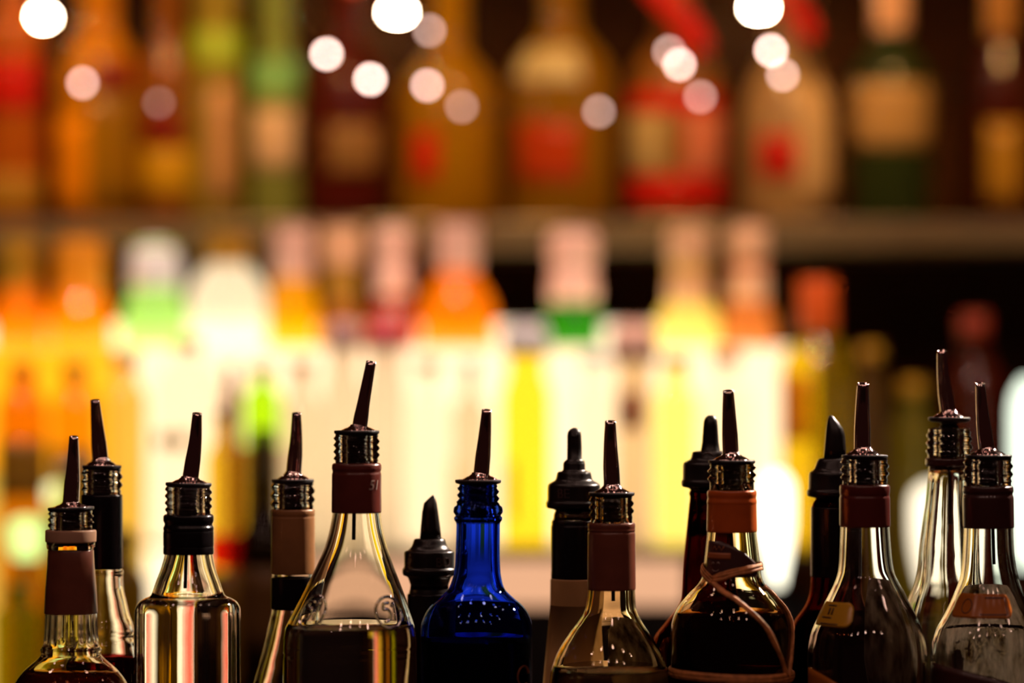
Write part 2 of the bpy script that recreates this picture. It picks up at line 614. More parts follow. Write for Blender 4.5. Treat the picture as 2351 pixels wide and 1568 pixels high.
        if circle:
            y, r, th_ = circle
            pts = [(th_ + 0.30 * math.cos(a), s.zz(y) - zt + 0.0026 * math.sin(a)) for a in np.linspace(0, 2 * PI, 21)]
            link('lettering', surf_tube('lettering', lambda z, t: r * k, lambda z: 0.0, pts, 0.00045, 0.0002, 6), M['plastic_text'], col)
        return col

def text_r(rows, y):
    rows = sorted(rows)
    ys = [q[0] for q in rows]; rs = [q[1] for q in rows]
    return float(np.interp(y, ys, rs))

M['plastic_text'] = m_pbr('raised_plastic_letters', (0.045, 0.022, 0.020), 0.4)

# ---- A: fluted bottle at the left
flA = lambda r, z, t: r * (1 + 0.022 * np.cos(18 * np.asarray(t)) * flA.env(z))
_za0 = wz(1478, D1) - BAR; _za1 = wz(1400, D1) - BAR
flA.env = lambda z: np.clip((z - _za0) / 0.003, 0, 1) * np.clip((_za1 + 0.006 - z) / 0.003, 0, 1)
A = Bottle('whisky_bottle', 'leftmost clear bottle with fluted neck glass under a tapered brown sleeve and tan ring', 163, D1,
           [(1169, 48), (1215, 48), (1235, 50), (1246, 55), (1257, 55), (1264, 50), (1405, 58), (1478, 63), (1484, 66), (1492, 71), (1500, 68), (1512, 76),
            (1524, 90), (1540, 108), (1568, 128), (1610, 142), (1660, 145), (1900, 145)], M['clear2'], screw=(1172, 1212, 3, 4), seg=144, rmod=flA)
A.liquid(1545, M['whisky'])
A.sleeve('tan_ring', [(1216, 56), (1218, 58), (1243, 58), (1245, 56)], M['tan'])
A.sleeve('brown_sleeve', [(1262, 52), (1300, 54), (1350, 58), (1404, 61), (1408, 61)], M['cap_brown'])
A.pourer((177, 1002), (171, 1075), (163, 1148), 21, 38, 1166, 53, 1216, -0.035, None, dome_h=10)

# ---- B: behind it, black sleeve
B = Bottle('liqueur_bottle', 'bottle with a long black neck sleeve behind the fluted bottle at far left', 234, D2,
           [(1072, 43), (1135, 43), (1305, 46), (1312, 50), (1322, 48), (1345, 49), (1380, 56), (1420, 66), (1440, 74), (1452, 76), (1462, 72), (1480, 78), (1520, 84), (1600, 88), (1900, 88)],
           M['clear2'], screw=(1075, 1132, 3, 4))
B.liquid(1508, M['redliq'])
B.sleeve('black_sleeve', [(1134, 44), (1137, 47), (1150, 47.5), (1303, 48), (1305, 47)], M['cap_black'])
B.pourer((220, 918), (224, 985), (232, 1056), 21, 37, 1070, 45, 1136, 0.0, None, dome_h=14)

# ---- C: eight-sided clear bottle
_zc = wz(1392, D1) - BAR
def octC(r, z, t):
    w = np.clip((_zc - z + 0.006) / 0.010, 0, 1)
    w = w * w * (3 - 2 * w)
    t = np.asarray(t) + PI / 2
    q = 0.0
    ax = np.abs(np.cos(t)); ay = np.abs(np.sin(t))
    e = 7.0
    sq = (ax ** e + ay ** e) ** (-1 / e)              # rounded square, front face to the camera
    ch = 1.30 / np.maximum(ax + ay, 1e-6)             # corner cut
    m_ = -np.log(np.exp(-22 * np.minimum(sq, 2)) + np.exp(-22 * ch)) / 22 + 0.0
    return r * (1 - w) + r * m_ * w
Cb = Bottle('square_bottle', 'square clear bottle with stepped shoulders and a black ridged neck sleeve', 431, D1,
            [(1111, 50, 2), (1180, 50, 2), (1272, 55, 2), (1300, 61, 1), (1340, 75, 0), (1360, 82, 0), (1368, 86, 0), (1374, 100, 0), (1384, 114, 0), (1400, 120, 0), (1430, 121, 0), (1900, 121, 0)],
            M['clear'], wall=0.0042, screw=(1114, 1178, 4, 4), seg=128, rmod=octC)
Cb.liquid(1640, M['water'])
Cb.sleeve('black_sleeve', [(1180, 53), (1184, 58), (1196, 58), (1201, 55), (1206, 55), (1210, 58), (1216, 58), (1218, 57), (1221, 58), (1252, 58), (1254, 57), (1257, 58), (1270, 58), (1272, 57)], M['cap_black'])
Cb.pourer((451, 948), (446, 1020), (436, 1096), 22, 38, 1110, 53, 1182, 0.02, 1352, -3, dome_h=12)

# ---- D: bronze sleeve, black band
Db = Bottle('rum_bottle', 'bottle with bronze neck sleeve and black band just left of the embossed bottle', 673, D2,
            [(1104, 46), (1168, 46), (1325, 48), (1398, 49), (1420, 53), (1450, 60), (1490, 69), (1530, 80), (1568, 91), (1620, 104), (1700, 108), (1900, 108)], M['clear2'], screw=(1107, 1166, 3, 4))
Db.sleeve('bronze_sleeve', [(1168, 47), (1171, 50), (1179, 50.5), (1185, 49), (1188, 50), (1314, 50.5), (1317, 50)], M['cap_gold'])
Db.sleeve('black_band', [(1325, 50), (1327, 50.5), (1396, 51), (1398, 50)], M['cap_black'])
Db.pourer((682, 948), (680, 1015), (674, 1087), 21, 36, 1102, 48, 1170, 0.0, None, dome_h=14)

# ---- E: the 51 bottle
E = Bottle('cachaca_bottle', 'tall clear cone-shouldered bottle embossed 51 with maroon neck sleeve', 804, D1,
           [(993, 49, 15), (1065, 49, 15), (1177, 55, 14.5), (1210, 60, 14), (1250, 70, 13.5), (1300, 89, 11), (1350, 111, 8), (1400, 133, 4), (1425, 143.5, 2),
            (1445, 150.5, 0), (1470, 153, 0), (1498, 153.5, 0), (1502, 152, 0), (1506, 153.5, 0), (1568, 154, 0), (1900, 154, 0)],
           M['clear'], wall=0.0028, screw=(998, 1060, 4, 4), seg=72)
E.liquid(1434, M['water'])
E.sleeve('maroon_sleeve', [(1063, 53), (1066, 56.5), (1076, 57.5), (1083, 55), (1087, 56.5), (1090, 57), (1174, 57.5), (1177, 56.5)], M['cap_maroon'])
E.pourer((853, 830), (834, 930), (825, 980), 23, 36, 990, 52, 1068, 0.0, 1240, -7, dome_h=11)
# embossed ovals with 51
def emboss51(bt, th, yc, tall=70, wide=74):
    k = bt.k
    zc = bt.zz(yc)
    rz = float(bt.R(zc, th))
    def uv(u, v):
        return (th + u * k / rz, zc + v * k)
    ring = [uv(wide / 2 * math.cos(a), tall / 2 * math.sin(a)) for a in np.linspace(0, 2 * PI, 41)]
    o = link('embossed_medallion', surf_tube('embossed_medallion', bt.R, bt.cx, ring, 0.0010, 0.0002, 8), M['clear'], bt.root)
    five = smooth_path([(6, 21), (-6, 19), (-7.5, 6), (-1, 7), (4.5, 1), (5, -9), (0, -18), (-9, -21)], 28)
    one = smooth_path([(10, 12), (16, 20), (15, 0), (13, -19)], 18)
    for st in (five, one):
        link('embossed_digit', surf_tube('embossed_digit', bt.R, bt.cx, [uv((u - 4) * 1.35, v) for (u, v) in st], 0.0011, 0.0002, 8), M['clear'], o)
emboss51(E, -PI / 2 + 0.74, 1398)
emboss51(E, -PI / 2 - 0.72, 1396)
text_on('sleeve_lettering', '51', 0.0085, lambda z, t: 57.4 * E.k, E.cx, -PI / 2 + 0.80, E.zz(1113), M['inkpale'], E.root, 0.0001, 0.25, 0.0001)

# ---- F: black measured pourer, dark bottle
Fb = Bottle('dark_bottle', 'dark bottle with black wedge-spout measured pourer, half hidden behind the cobalt blue bottle', 986, D2,
            [(1322, 42), (1345, 44), (1368, 47), (1378, 50), (1450, 50), (1500, 62), (1560, 84), (1620, 95), (1900, 95)], M['dark'])
Fb.liquid(1480, M['rum'])
Fb.sleeve('black_sleeve', [(1362, 49), (1365, 51), (1450, 51.5), (1453, 51)], M['cap_black'])
Fb.measure([(1238, 963.5, 1013.5), (1212, 965.5, 1011), (1175, 969, 1006), (1155, 973, 1003), (1145, 983, 1000), (1139, 990, 998), (1136.5, 993, 996)],
           [(1236, 33), (1239, 36), (1252, 40), (1262, 48), (1265, 58), (1303, 58), (1306, 62.5), (1320, 62), (1324, 50), (1345, 43), (1360, 47), (1368, 48)],
           'BO', 1289, -PI / 2 + 0.62, 0.0085)

# ---- G: the cobalt bottle
G = Bottle('blue_bottle', 'cobalt blue glass bottle with steel pourer, the only blue one', 1094, D1,
           [(1109, 42, 4), (1115, 43, 4), (1150, 45, 4), (1160, 50, 4), (1165, 56, 4), (1178, 57, 4), (1182, 50, 4), (1186, 55, 4), (1193, 55.5, 4), (1199, 51, 4), (1205, 50, 4), (1260, 50.5, 3), (1310, 53, 2),
            (1330, 57, 1), (1352, 65, 0), (1370, 82, 0), (1391, 106, 0), (1410, 119, 0), (1433, 127, 0), (1460, 129, 0), (1900, 129, 0)],
           M['blue'], wall=0.0030, screw=(1113, 1160, 3, 4), seg=72)
G.liquid(1462, M['bluedark'])
G.pourer((1117, 941), (1112, 1010), (1104, 1087), 22, 37, 1103, 53, 1190, 0.0, None, dome_h=13)
pts = [(-PI / 2 + 0.98 + 0.16 * math.cos(a), G.zz(1545) + 0.0058 * math.sin(a)) for a in np.linspace(0.2, 2 * PI - 0.9, 24)]
link('printed_letter', surf_tube('printed_letter', G.R, G.cx, pts, 0.0011, 0.0, 8, 0.3), M['inkorange'], G.root)

# ---- H: cream neck with black measured pourer
H = Bottle('cream_bottle', 'long cream-necked bottle with black sleeve and round-tipped black measured pourer', 1318, D2,
           [(1168, 40), (1180, 46), (1190, 47), (1197, 50), (1330, 52), (1500, 53), (1560, 60), (1640, 90), (1700, 100), (1900, 100)], M['clear'])
H.sleeve('black_sleeve', [(1193, 48), (1196, 51), (1205, 51), (1208, 52.5), (1312, 52.5), (1316, 53), (1328, 53)], M['cap_black'])
H.sleeve('cream_sleeve', [(1328, 52.5), (1331, 53.5), (1450, 54.5), (1500, 55), (1556, 62), (1600, 77)], M['creamneck'], off=0.0003)
H.measure([(1060, 1294.5, 1343.5), (1058, 1297, 1340.5), (1054, 1301.5, 1336), (1020, 1302, 1335.5), (1000, 1302, 1334.5), (992, 1303.5, 1333.5), (986, 1308, 1329), (982, 1315, 1322)],
          [(1058, 19), (1061, 25), (1081, 25.5), (1083, 37), (1087, 39), (1102, 42), (1111, 58), (1116, 60), (1150, 60.5), (1153, 64), (1166, 63), (1169, 46), (1176, 38)],
          'BE', 1132, -PI / 2 - 0.45, 0.0085, hole=True)

# ---- I: brown sleeve, round shoulders
I = Bottle('brandy_bottle', 'clear bell-shouldered bottle with long plain brown sleeve beside the cream-necked bottle', 1399, D1,
           [(1136, 47, 5), (1195, 48, 5), (1222, 52, 5), (1353, 54, 5), (1380, 56, 4), (1400, 59, 3), (1425, 72, 1.5), (1454, 92, 0), (1496, 118, 0), (1520, 128, 0), (1545, 135, 0), (1580, 138, 0), (1900, 138, 0)],
           M['gold'], wall=0.0027, screw=(1139, 1190, 3, 4), seg=72)
I.liquid(1530, M['water'])
I.sleeve('brown_sleeve', [(1199, 52), (1202, 54.5), (1208, 55), (1213, 54), (1218, 55), (1220, 53), (1223, 54.5), (1226, 55), (1350, 55.5), (1354, 54.5)], M['cap_brown'])
I.pourer((1401, 967), (1402, 1035), (1406, 1116), 25, 39, 1132, 53, 1196, 0.0, 1380, 4, dome_h=14)

# ---- J: dark bottle, round-nosed measured pourer
J = Bottle('dark_bottle', 'dark round-shouldered bottle with blunt black measured pourer behind the raffia-tied bottle', 1630, D2,
           [(1124, 44), (1133, 48), (1140, 46), (1160, 48), (1230, 55), (1300, 62), (1370, 66), (1395, 76), (1430, 102), (1465, 128), (1500, 136), (1900, 136)], M['dark'])
J.liquid(1380, M['rum'])
J.measure([(1038, 1606, 1656), (1034, 1609, 1653), (1015, 1612, 1650), (980, 1614.5, 1648), (966, 1616, 1646.5), (958, 1620, 1643), (953.5, 1626, 1637)],
          [(1035, 24), (1037, 39), (1040, 41), (1054, 44), (1062, 60), (1066, 62), (1102, 62.5), (1104, 66), (1117, 65), (1121, 47), (1126, 45)],
          circle=(1048, 41, -PI / 2 - 0.18))

# ---- K: rum with raffia
K = Bottle('raffia_bottle', 'round-shouldered bottle tied with raffia strands, rust-orange sleeve and dark neck label', 1679, D1,
           [(1062, 50, 1), (1125, 51, 1), (1150, 53, 1), (1220, 56, 1), (1260, 60, 1), (1300, 64.5, 1), (1322, 67, 1), (1338, 74, 0), (1365, 99, 0), (1400, 126, 0), (1420, 134, 0), (1440, 138, 0), (1470, 139, 0), (1900, 139, 0)],
           M['gold'], wall=0.0030, screw=(1068, 1108, 2.3, 5), seg=72)
K.liquid(1408, M['rum'])
K.sleeve('rust_sleeve', [(1125, 54), (1128, 56.5), (1136, 57), (1143, 55.5), (1149, 57), (1153, 57.5), (1157, 56.5), (1216, 58), (1221, 57)], M['cap_orange'])
K.pourer((1671, 897), (1674, 960), (1678, 1041), 25, 38, 1058, 54, 1128, 0.0, None, dome_h=14)
def k_shape(u, v):
    return (u, v * (1.0 - max(0, u - 0.25) ** 1.6 * 0.95))
link('neck_label', patch('neck_label', K.R, K.cx, -PI / 2 - 1.15, -PI / 2 + 0.92, K.zz(1322), K.zz(1240), 0.0002, 0.0003, 26, 10, k_shape), M['label_dark'], K.root)
zz_ = [(-PI / 2 - 0.85 + 0.10 * i, K.zz(1256 - (5 if i % 2 else -5))) for i in range(6)]
link('label_zigzag', surf_tube('label_zigzag', K.R, K.cx, zz_, 0.0004, 0.0005, 6, 0.5), M['inkorange'], K.root)
link('label_band', patch('label_band', K.R, K.cx, -PI / 2 - 1.1, -PI / 2 - 0.10, K.zz(1281), K.zz(1266), 0.0005, 0.0002, 12, 4), M['inkorange'], K.root)
for (u, v, w) in ((-0.78, 1292, 0.05), (-0.56, 1292, 0.05), (-0.66, 1303, 0.13)):
    up = 1 if w < 0.1 else -1
    arc = [(-PI / 2 + u + w * math.cos(a), K.zz(v) + up * 0.0013 * math.sin(a)) for a in np.linspace(0.15, PI - 0.15, 9)]
    link('label_mark', surf_tube('label_mark', K.R, K.cx, arc, 0.00025, 0.0005, 6, 0.5), M['inkpale'], K.root)
# raffia
def raffia(paths):
    root = None
    for (path, w, n) in paths:
        for i in range(n):
            q = [(t + random.uniform(-.012, .012), K.zz(y + random.uniform(-2.0, 2.0) + (i - (n - 1) / 2) * 3.2)) for (t, y) in path]
            q = smooth_path(q, 44)
            rad = [w * (0.85 + 0.3 * random.random()) for _ in q]
            me = surf_tube('raffia_strand', K.R, K.cx, q, rad, 0.0009 + 0.0004 * (i % 2), 8, 0.45)
            if root is None:
                root = link('raffia_tie', me, M['raffia'], K.root)
            else:
                link('raffia_strand', me, M['raffia'], root)
c_ = -PI / 2
raffia([
    ([(c_ - 0.72, 1327), (c_ - 0.35, 1318), (c_ + 0.1, 1309), (c_ + 0.6, 1303), (c_ + 1.2, 1300), (c_ + 1.9, 1300), (c_ + 2.6, 1300), (c_ + PI, 1300), (c_ + 3.8, 1300), (c_ + 4.5, 1303), (c_ + 5.0, 1311), (c_ + 2 * PI - 0.72, 1330)], 0.0011, 4),
    ([(c_ - 0.75, 1328), (c_ - 0.35, 1348), (c_ + 0.02, 1368), (c_ + 0.28, 1392), (c_ + 0.5, 1425), (c_ + 0.68, 1462), (c_ + 0.86, 1505), (c_ + 1.02, 1545)], 0.0010, 3),
    ([(c_ + 1.15, 1345), (c_ + 1.32, 1400), (c_ + 1.30, 1450), (c_ + 1.20, 1500), (c_ + 1.06, 1545)], 0.0010, 2),
    ([(c_ + a, 1545 + 4 * math.sin(a * 1.3)) for a in np.linspace(-PI, PI, 17)], 0.0013, 5),
])

# ---- L: dark bottle, wedge pourer
L = Bottle('dark_bottle', 'dark straight-necked bottle with wedge-tipped black measured pourer behind the gold-labelled bottle', 1917, D2,
           [(1142, 42), (1158, 52), (1170, 54), (1330, 55), (1360, 58), (1390, 68), (1430, 95), (1470, 108), (1900, 108)], M['dark'])
L.liquid(1400, M['rum'])
L.sleeve('black_sleeve', [(1163, 54), (1166, 55.5), (1320, 56), (1324, 55.5)], M['cap_black'])
L.measure([(1055, 1890, 1943), (1030, 1892, 1942), (1000, 1894.5, 1940), (985, 1896, 1936), (970, 1898, 1926), (960, 1900.5, 1917), (954, 1903, 1911)],
          [(1051, 26), (1053, 38), (1060, 42), (1078, 48), (1084, 58), (1088, 60), (1124, 61), (1127, 65), (1139, 64), (1143, 46), (1148, 43)])

# ---- M: gold label
Mb = Bottle('vodka_bottle', 'clear round-shouldered bottle with small gold shoulder label and oxblood sleeve', 1991, D1,
            [(1049, 51, -6), (1110, 51, -6), (1140, 55, -6), (1208, 56, -5.5), (1240, 57.5, -5), (1280, 60, -4), (1312, 64, -3), (1340, 75, -1), (1365, 88, 0), (1420, 115, 0), (1460, 130.5, 0), (1510, 137.5, 0), (1560, 138, 0), (1900, 138, 0)],
            M['clear'], wall=0.0027, screw=(1052, 1105, 3, 4), seg=72)
Mb.sleeve('oxblood_sleeve', [(1112, 54), (1115, 57.5), (1124, 58), (1133, 57.5), (1137, 56), (1141, 57.5), (1144, 58), (1205, 58.5), (1209, 57.5)], M['cap_red'])
Mb.pourer((1980, 880), (1980, 950), (1980, 1031), 27, 39, 1046, 53, 1112, 0.0, None, dome_h=14)
def rr_shape(u, v, a=0.16):
    """rounded corners"""
    return (u, 0.5 + (v - 0.5) * (1 - 0.55 * max(0, (abs(u - 0.5) - (0.5 - a)) / a) ** 3))
link('gold_label', patch('gold_label', Mb.R, Mb.cx, c_ - 1.50, c_ - 0.40, Mb.zz(1432), Mb.zz(1378), 0.0002, 0.0003, 26, 12, rr_shape), M['label_gold'], Mb.root)
for (y0, y1, a0, a1) in ((1384, 1387, -1.15, -0.85), (1411, 1414, -1.22, -0.9), (1391, 1406, -1.06, -1.00), (1391, 1406, -0.95, -0.90), (1425, 1428, -1.2, -0.7)):
    link('label_print', patch('label_print', Mb.R, Mb.cx, c_ + a0, c_ + a1, Mb.zz(y1), Mb.zz(y0), 0.00055, 0.0001, 6, 3), M['ink'], Mb.root)
def wave_shape(u, v):
    return (u, v * (0.6 + 0.4 * math.sin(u * 3.0)))
link('body_label', patch('body_label', Mb.R, Mb.cx, c_ - 1.4, c_ - 0.25, Mb.zz(1700), Mb.zz(1530), 0.0002, 0.0003, 26, 12, lambda u, v: (u, v * (1.0 - 0.35 * u * u))), M['label_copper'], Mb.root)

# ---- N: tall clear bottle at the right, behind
def facN(r, z, t):
    w = np.clip((wz(1085, D2) - BAR - z) / 0.006, 0, 1)
    u = (np.asarray(t) + 0.2) % (PI / 4) - PI / 8
    return r * (1 - w) + r * w * (np.cos(PI / 8) / np.cos(u)) * 1.03
N = Bottle('tall_bottle', 'tallest clear bottle at right, slender faceted neck with a dark tube inside', 2176, D2,
           [(985, 47, 3), (1052, 49, 3), (1072, 46, 2), (1100, 45, 0), (1150, 48, -2), (1200, 54, -3), (1260, 60, -4), (1300, 63, -4), (1325, 68, -3), (1350, 78, 0), (1385, 92, 0), (1430, 104, 0), (1900, 106, 0)],
           M['clear2'], wall=0.0025, screw=(990, 1045, 3, 4), seg=112, rmod=facN)
N.sleeve('brown_ring', [(1051, 51), (1054, 54), (1066, 54), (1070, 51)], M['cap_dark'])
N.pourer((2160, 805), (2167, 875), (2178, 946), 22, 36, 960, 48, 1050, 0.0, 1205, 2, dome_h=14)

# ---- O: copper label
O = Bottle('gin_bottle', 'clear bottle at the right edge with copper shoulder label and dark oxblood sleeve', 2271, D1,
           [(1049, 52, -3), (1115, 52, -3), (1140, 55, -3), (1212, 56, -2), (1260, 58, -2), (1300, 62, -1), (1330, 68, 0), (1380, 87, 0), (1420, 107, 0), (1450, 123, 0), (1480, 131, 0), (1520, 134, 0), (1900, 134, 0)],
           M['clear'], wall=0.0027, screw=(1052, 1108, 3, 4), seg=72)
O.sleeve('oxblood_sleeve', [(1115, 54), (1118, 57), (1128, 58), (1134, 55), (1139, 57), (1143, 58), (1209, 58), (1212, 57)], M['cap_dark'])
O.pourer((2248, 880), (2256, 955), (2266, 1031), 21, 37, 1046, 54, 1110, 0.0, 1296, 14, dome_h=14)
link('copper_label', patch('copper_label', O.R, O.cx, c_ - 1.15, c_ + 0.42, O.zz(1412), O.zz(1358), 0.0002, 0.0003, 30, 12, lambda u, v: rr_shape(u, v, 0.1)), M['label_copper'], O.root)
for (y0, y1, a0, a1) in ((1365, 1368, -0.25, 0.25), (1402, 1405, -0.35, 0.27), (1367, 1404, 0.28, 0.30)):
    link('label_print', patch('label_print', O.R, O.cx, c_ + a0, c_ + a1, O.zz(y1), O.zz(y0), 0.00055, 0.0001, 10, 4), M['ink'], O.root)
ell = [(c_ - 0.72 + 0.14 * math.cos(a), O.zz(1386) + 0.0042 * math.sin(a)) for a in np.linspace(0, 2 * PI, 25)]
link('label_print', surf_tube('label_print', O.R, O.cx, ell, 0.0004, 0.0005, 6, 0.5), M['ink'], O.root)
link('body_label', patch('body_label', O.R, O.cx, c_ - 1.5, c_ + 0.5, O.zz(1700), O.zz(1518), 0.0002, 0.0003, 30, 12,
     lambda u, v: (u, v * (1.0 - 0.28 * u ** 2))), M['label_dark'], O.root)

# ---- added pale patches on the far side, imitating silvery light in the glass
P_SHEEN = m_paper((0.80, 0.72, 0.60), 0.62)
_nt = P_SHEEN.node_tree                            # mottling paints light and dark streaks onto the patches
_nz = _nt.nodes.new('ShaderNodeTexNoise'); _nz.inputs['Scale'].default_value = 130; _nz.inputs['Detail'].default_value = 3
_mp = _nt.nodes.new('ShaderNodeMapping'); _mp.inputs['Scale'].default_value = (1.0, 1.0, 0.35)
_tc = _nt.nodes.new('ShaderNodeTexCoord'); _rm = _nt.nodes.new('ShaderNodeValToRGB')
_rm.color_ramp.elements[0].position = 0.32; _rm.color_ramp.elements[1].position = 0.66
_rm.color_ramp.elements[0].color = (0.16, 0.12, 0.06, 1); _rm.color_ramp.elements[1].color = (0.95, 0.86, 0.74, 1)
_nt.links.new(_tc.outputs['Object'], _mp.inputs[0]); _nt.links.new(_mp.outputs[0], _nz.inputs['Vector']); _nt.links.new(_nz.outputs['Fac'], _rm.inputs[0])
for _n in _nt.nodes:
    if _n.type in ('BSDF_TRANSLUCENT', 'BSDF_DIFFUSE'):
        _nt.links.new(_rm.outputs[0], _n.inputs[0])
for (bt, a0, a1, y0, y1) in ((Mb, 0.05, 1.25, 1330, 1600), (O, -1.2, 1.1, 1345, 1600), (I, 0.0, 1.2, 1420, 1600)):
    link('sheen_patch', patch('sheen_patch', bt.R, bt.cx, PI / 2 - a1, PI / 2 - a0, bt.zz(y1), bt.zz(y0), 0.0003, 0.0003, 24, 10, rr_shape), P_SHEEN, bt.root)

# ---- bar counter
bar = empty('bar_counter', (0, 2.18, 0), 'dark wooden bar counter under the row of pourer bottles', 'counter')
link('counter_top', box_mesh('counter_top', -1.3, 1.3, -0.22, 0.30, BAR - 0.04, BAR, 0.004), M['barwood'], bar, smooth=False)
link('front_panel', box_mesh('front_panel', -1.25, 1.25, -0.16, 0.24, 0.0, BAR - 0.04), M['wood'], bar, smooth=False)

exec_back = True
# ================================================================== the back bar
def structure(name, me, mat):
    o = link(name, me, mat, None, smooth=False)
    o['kind'] = 'structure'
    return o

structure('floor', box_mesh('floor', -3, 3, -1.5, 3.5, -0.05, 0.0), M['floor'])
structure('wall_back', box_mesh('wall_back', -3, 3, 3.42, 3.5, 0.0, 3.0), M['wallpanel'])

DS = 3.17        # front edge of the wall shelf
DU = 3.25        # bottles on it
DB = 3.08        # rear row on the light box
DF_ = 2.985      # front row on the light box
STEP = 1.282     # top of the light box
CT = 1.12        # back counter

# wall shelf with brackets
sh = empty('wall_shelf', (0, 3.29, wz(505, DS)), 'long tan wooden wall shelf carrying the upper row of bottles', 'shelf')
link('shelf_board', box_mesh('shelf_board', -1.0, 1.0, DS - 3.29, 0.13, -0.027, 0.0, 0.002), M['shelf'], sh, smooth=False)
ZSH = wz(505, DS)

# back counter
bc = empty('back_counter', (0, 3.1, 0), 'dark back bar cabinet below the glowing light box', 'cabinet')
link('worktop', box_mesh('worktop', -1.2, 1.2, -0.36, 0.30, CT - 0.035, CT, 0.003), M['barwood'], bc, smooth=False)
link('cabinet_body', box_mesh('cabinet_body', -1.18, 1.18, -0.33, 0.28, 0.0, CT - 0.035), M['wood'], bc, smooth=False)

# light box: dark plinth, opal riser, opal back panel
PAN = (1.0, 0.77, 0.50)
xa, xb = wx(575, 2.92), wx(1900, 2.92)
lb = empty('light_box', (0, 2.92, CT), 'glowing stepped light box behind the crowded lower bottles', 'light box')
link('plinth', box_mesh('plinth', xa, xb, 0.004, 0.27, 0.0, wz(1392, 2.92) - CT), M['frame'], lb, smooth=False)
link('opal_riser', box_mesh('opal_riser', wx(640, 2.92), wx(1575, 2.92), 0.0, 0.012, wz(1392, 2.92) - CT, STEP - CT - 0.004), m_emit('opal_riser_glow', (1.0, 0.52, 0.29), 0.88), lb, smooth=False)
link('step_top', box_mesh('step_top', xa, xb, 0.0, 0.27, STEP - CT - 0.006, STEP - CT), M['frame'], lb, smooth=False)
# the upper step: an opal-fronted box whose top carries the rear row
DP = 3.04
STEP2 = wz(800, 3.06)
px0, px1 = wx(-160, DP), wx(1872, DP)
lp = empty('lit_step', (0, DP, CT), 'long glowing opal step that carries the rear row of lower bottles', 'light box')
link('opal_front', box_mesh('opal_front', wx(262, DP), px1, 0.0, 0.008, STEP - CT + 0.001, STEP2 - CT + 0.001), m_emit('opal_front_glow', (1.0, 0.71, 0.42), 1.75), lp, smooth=False)
link('added_amber_front', box_mesh('added_amber_front', px0, wx(262, DP), 0.0, 0.008, wz(1085, DP) - CT, STEP2 - CT + 0.001), m_emit('added_amber_glow', (1.0, 0.38, 0.008), 1.7), lp, smooth=False)  # added amber glow, standing in for backlit orange bottles
link('opal_top', box_mesh('opal_top', px0, px1, 0.010, 0.14, STEP2 - CT - 0.004, STEP2 - CT), m_emit('opal_top_glow', PAN, 4.2), lp, smooth=False)
link('step_back', box_mesh('step_back', px0, px1, 0.012, 0.14, STEP - CT + 0.001, STEP2 - CT - 0.005), M['frame'], lp, smooth=False)
link('added_low_front', box_mesh('added_low_front', wx(305, DP), wx(548, DP), 0.0, 0.008, 0.0, STEP - CT - 0.004), m_emit('added_low_glow', (1.0, 0.80, 0.52), 2.0), lp, smooth=False)  # added glow behind the square bottle, to brighten its glass
link('added_amber_low_front', box_mesh('added_amber_low_front', px0, wx(305, DP), 0.0, 0.008, 0.0, wz(1090, DP) - CT), m_emit('added_amber_low_glow', (1.0, 0.62, 0.08), 1.0), lp, smooth=False)  # added amber glow behind the low bottles at left
link('low_back', box_mesh('low_back', px0, wx(548, DP), 0.012, 0.14, 0.0, STEP - CT - 0.004), M['frame'], lp, smooth=False)
bl = empty('backlight', (0, 3.188, STEP2), 'bright narrow backlit strip behind the rear row of lower bottles', 'backlight')
link('opal_diffuser', box_mesh('opal_diffuser', px0, wx(1640, 3.19), 0.0, 0.008, 0.001, wz(745, 3.19) - STEP2), m_emit('opal_panel_glow', PAN, 2.0), bl, smooth=False)
link('backing', box_mesh('backing', px0 - 0.01, wx(1650, 3.19), 0.009, 0.02, 0.0, wz(738, 3.19) - STEP2), M['frame'], bl, smooth=False)

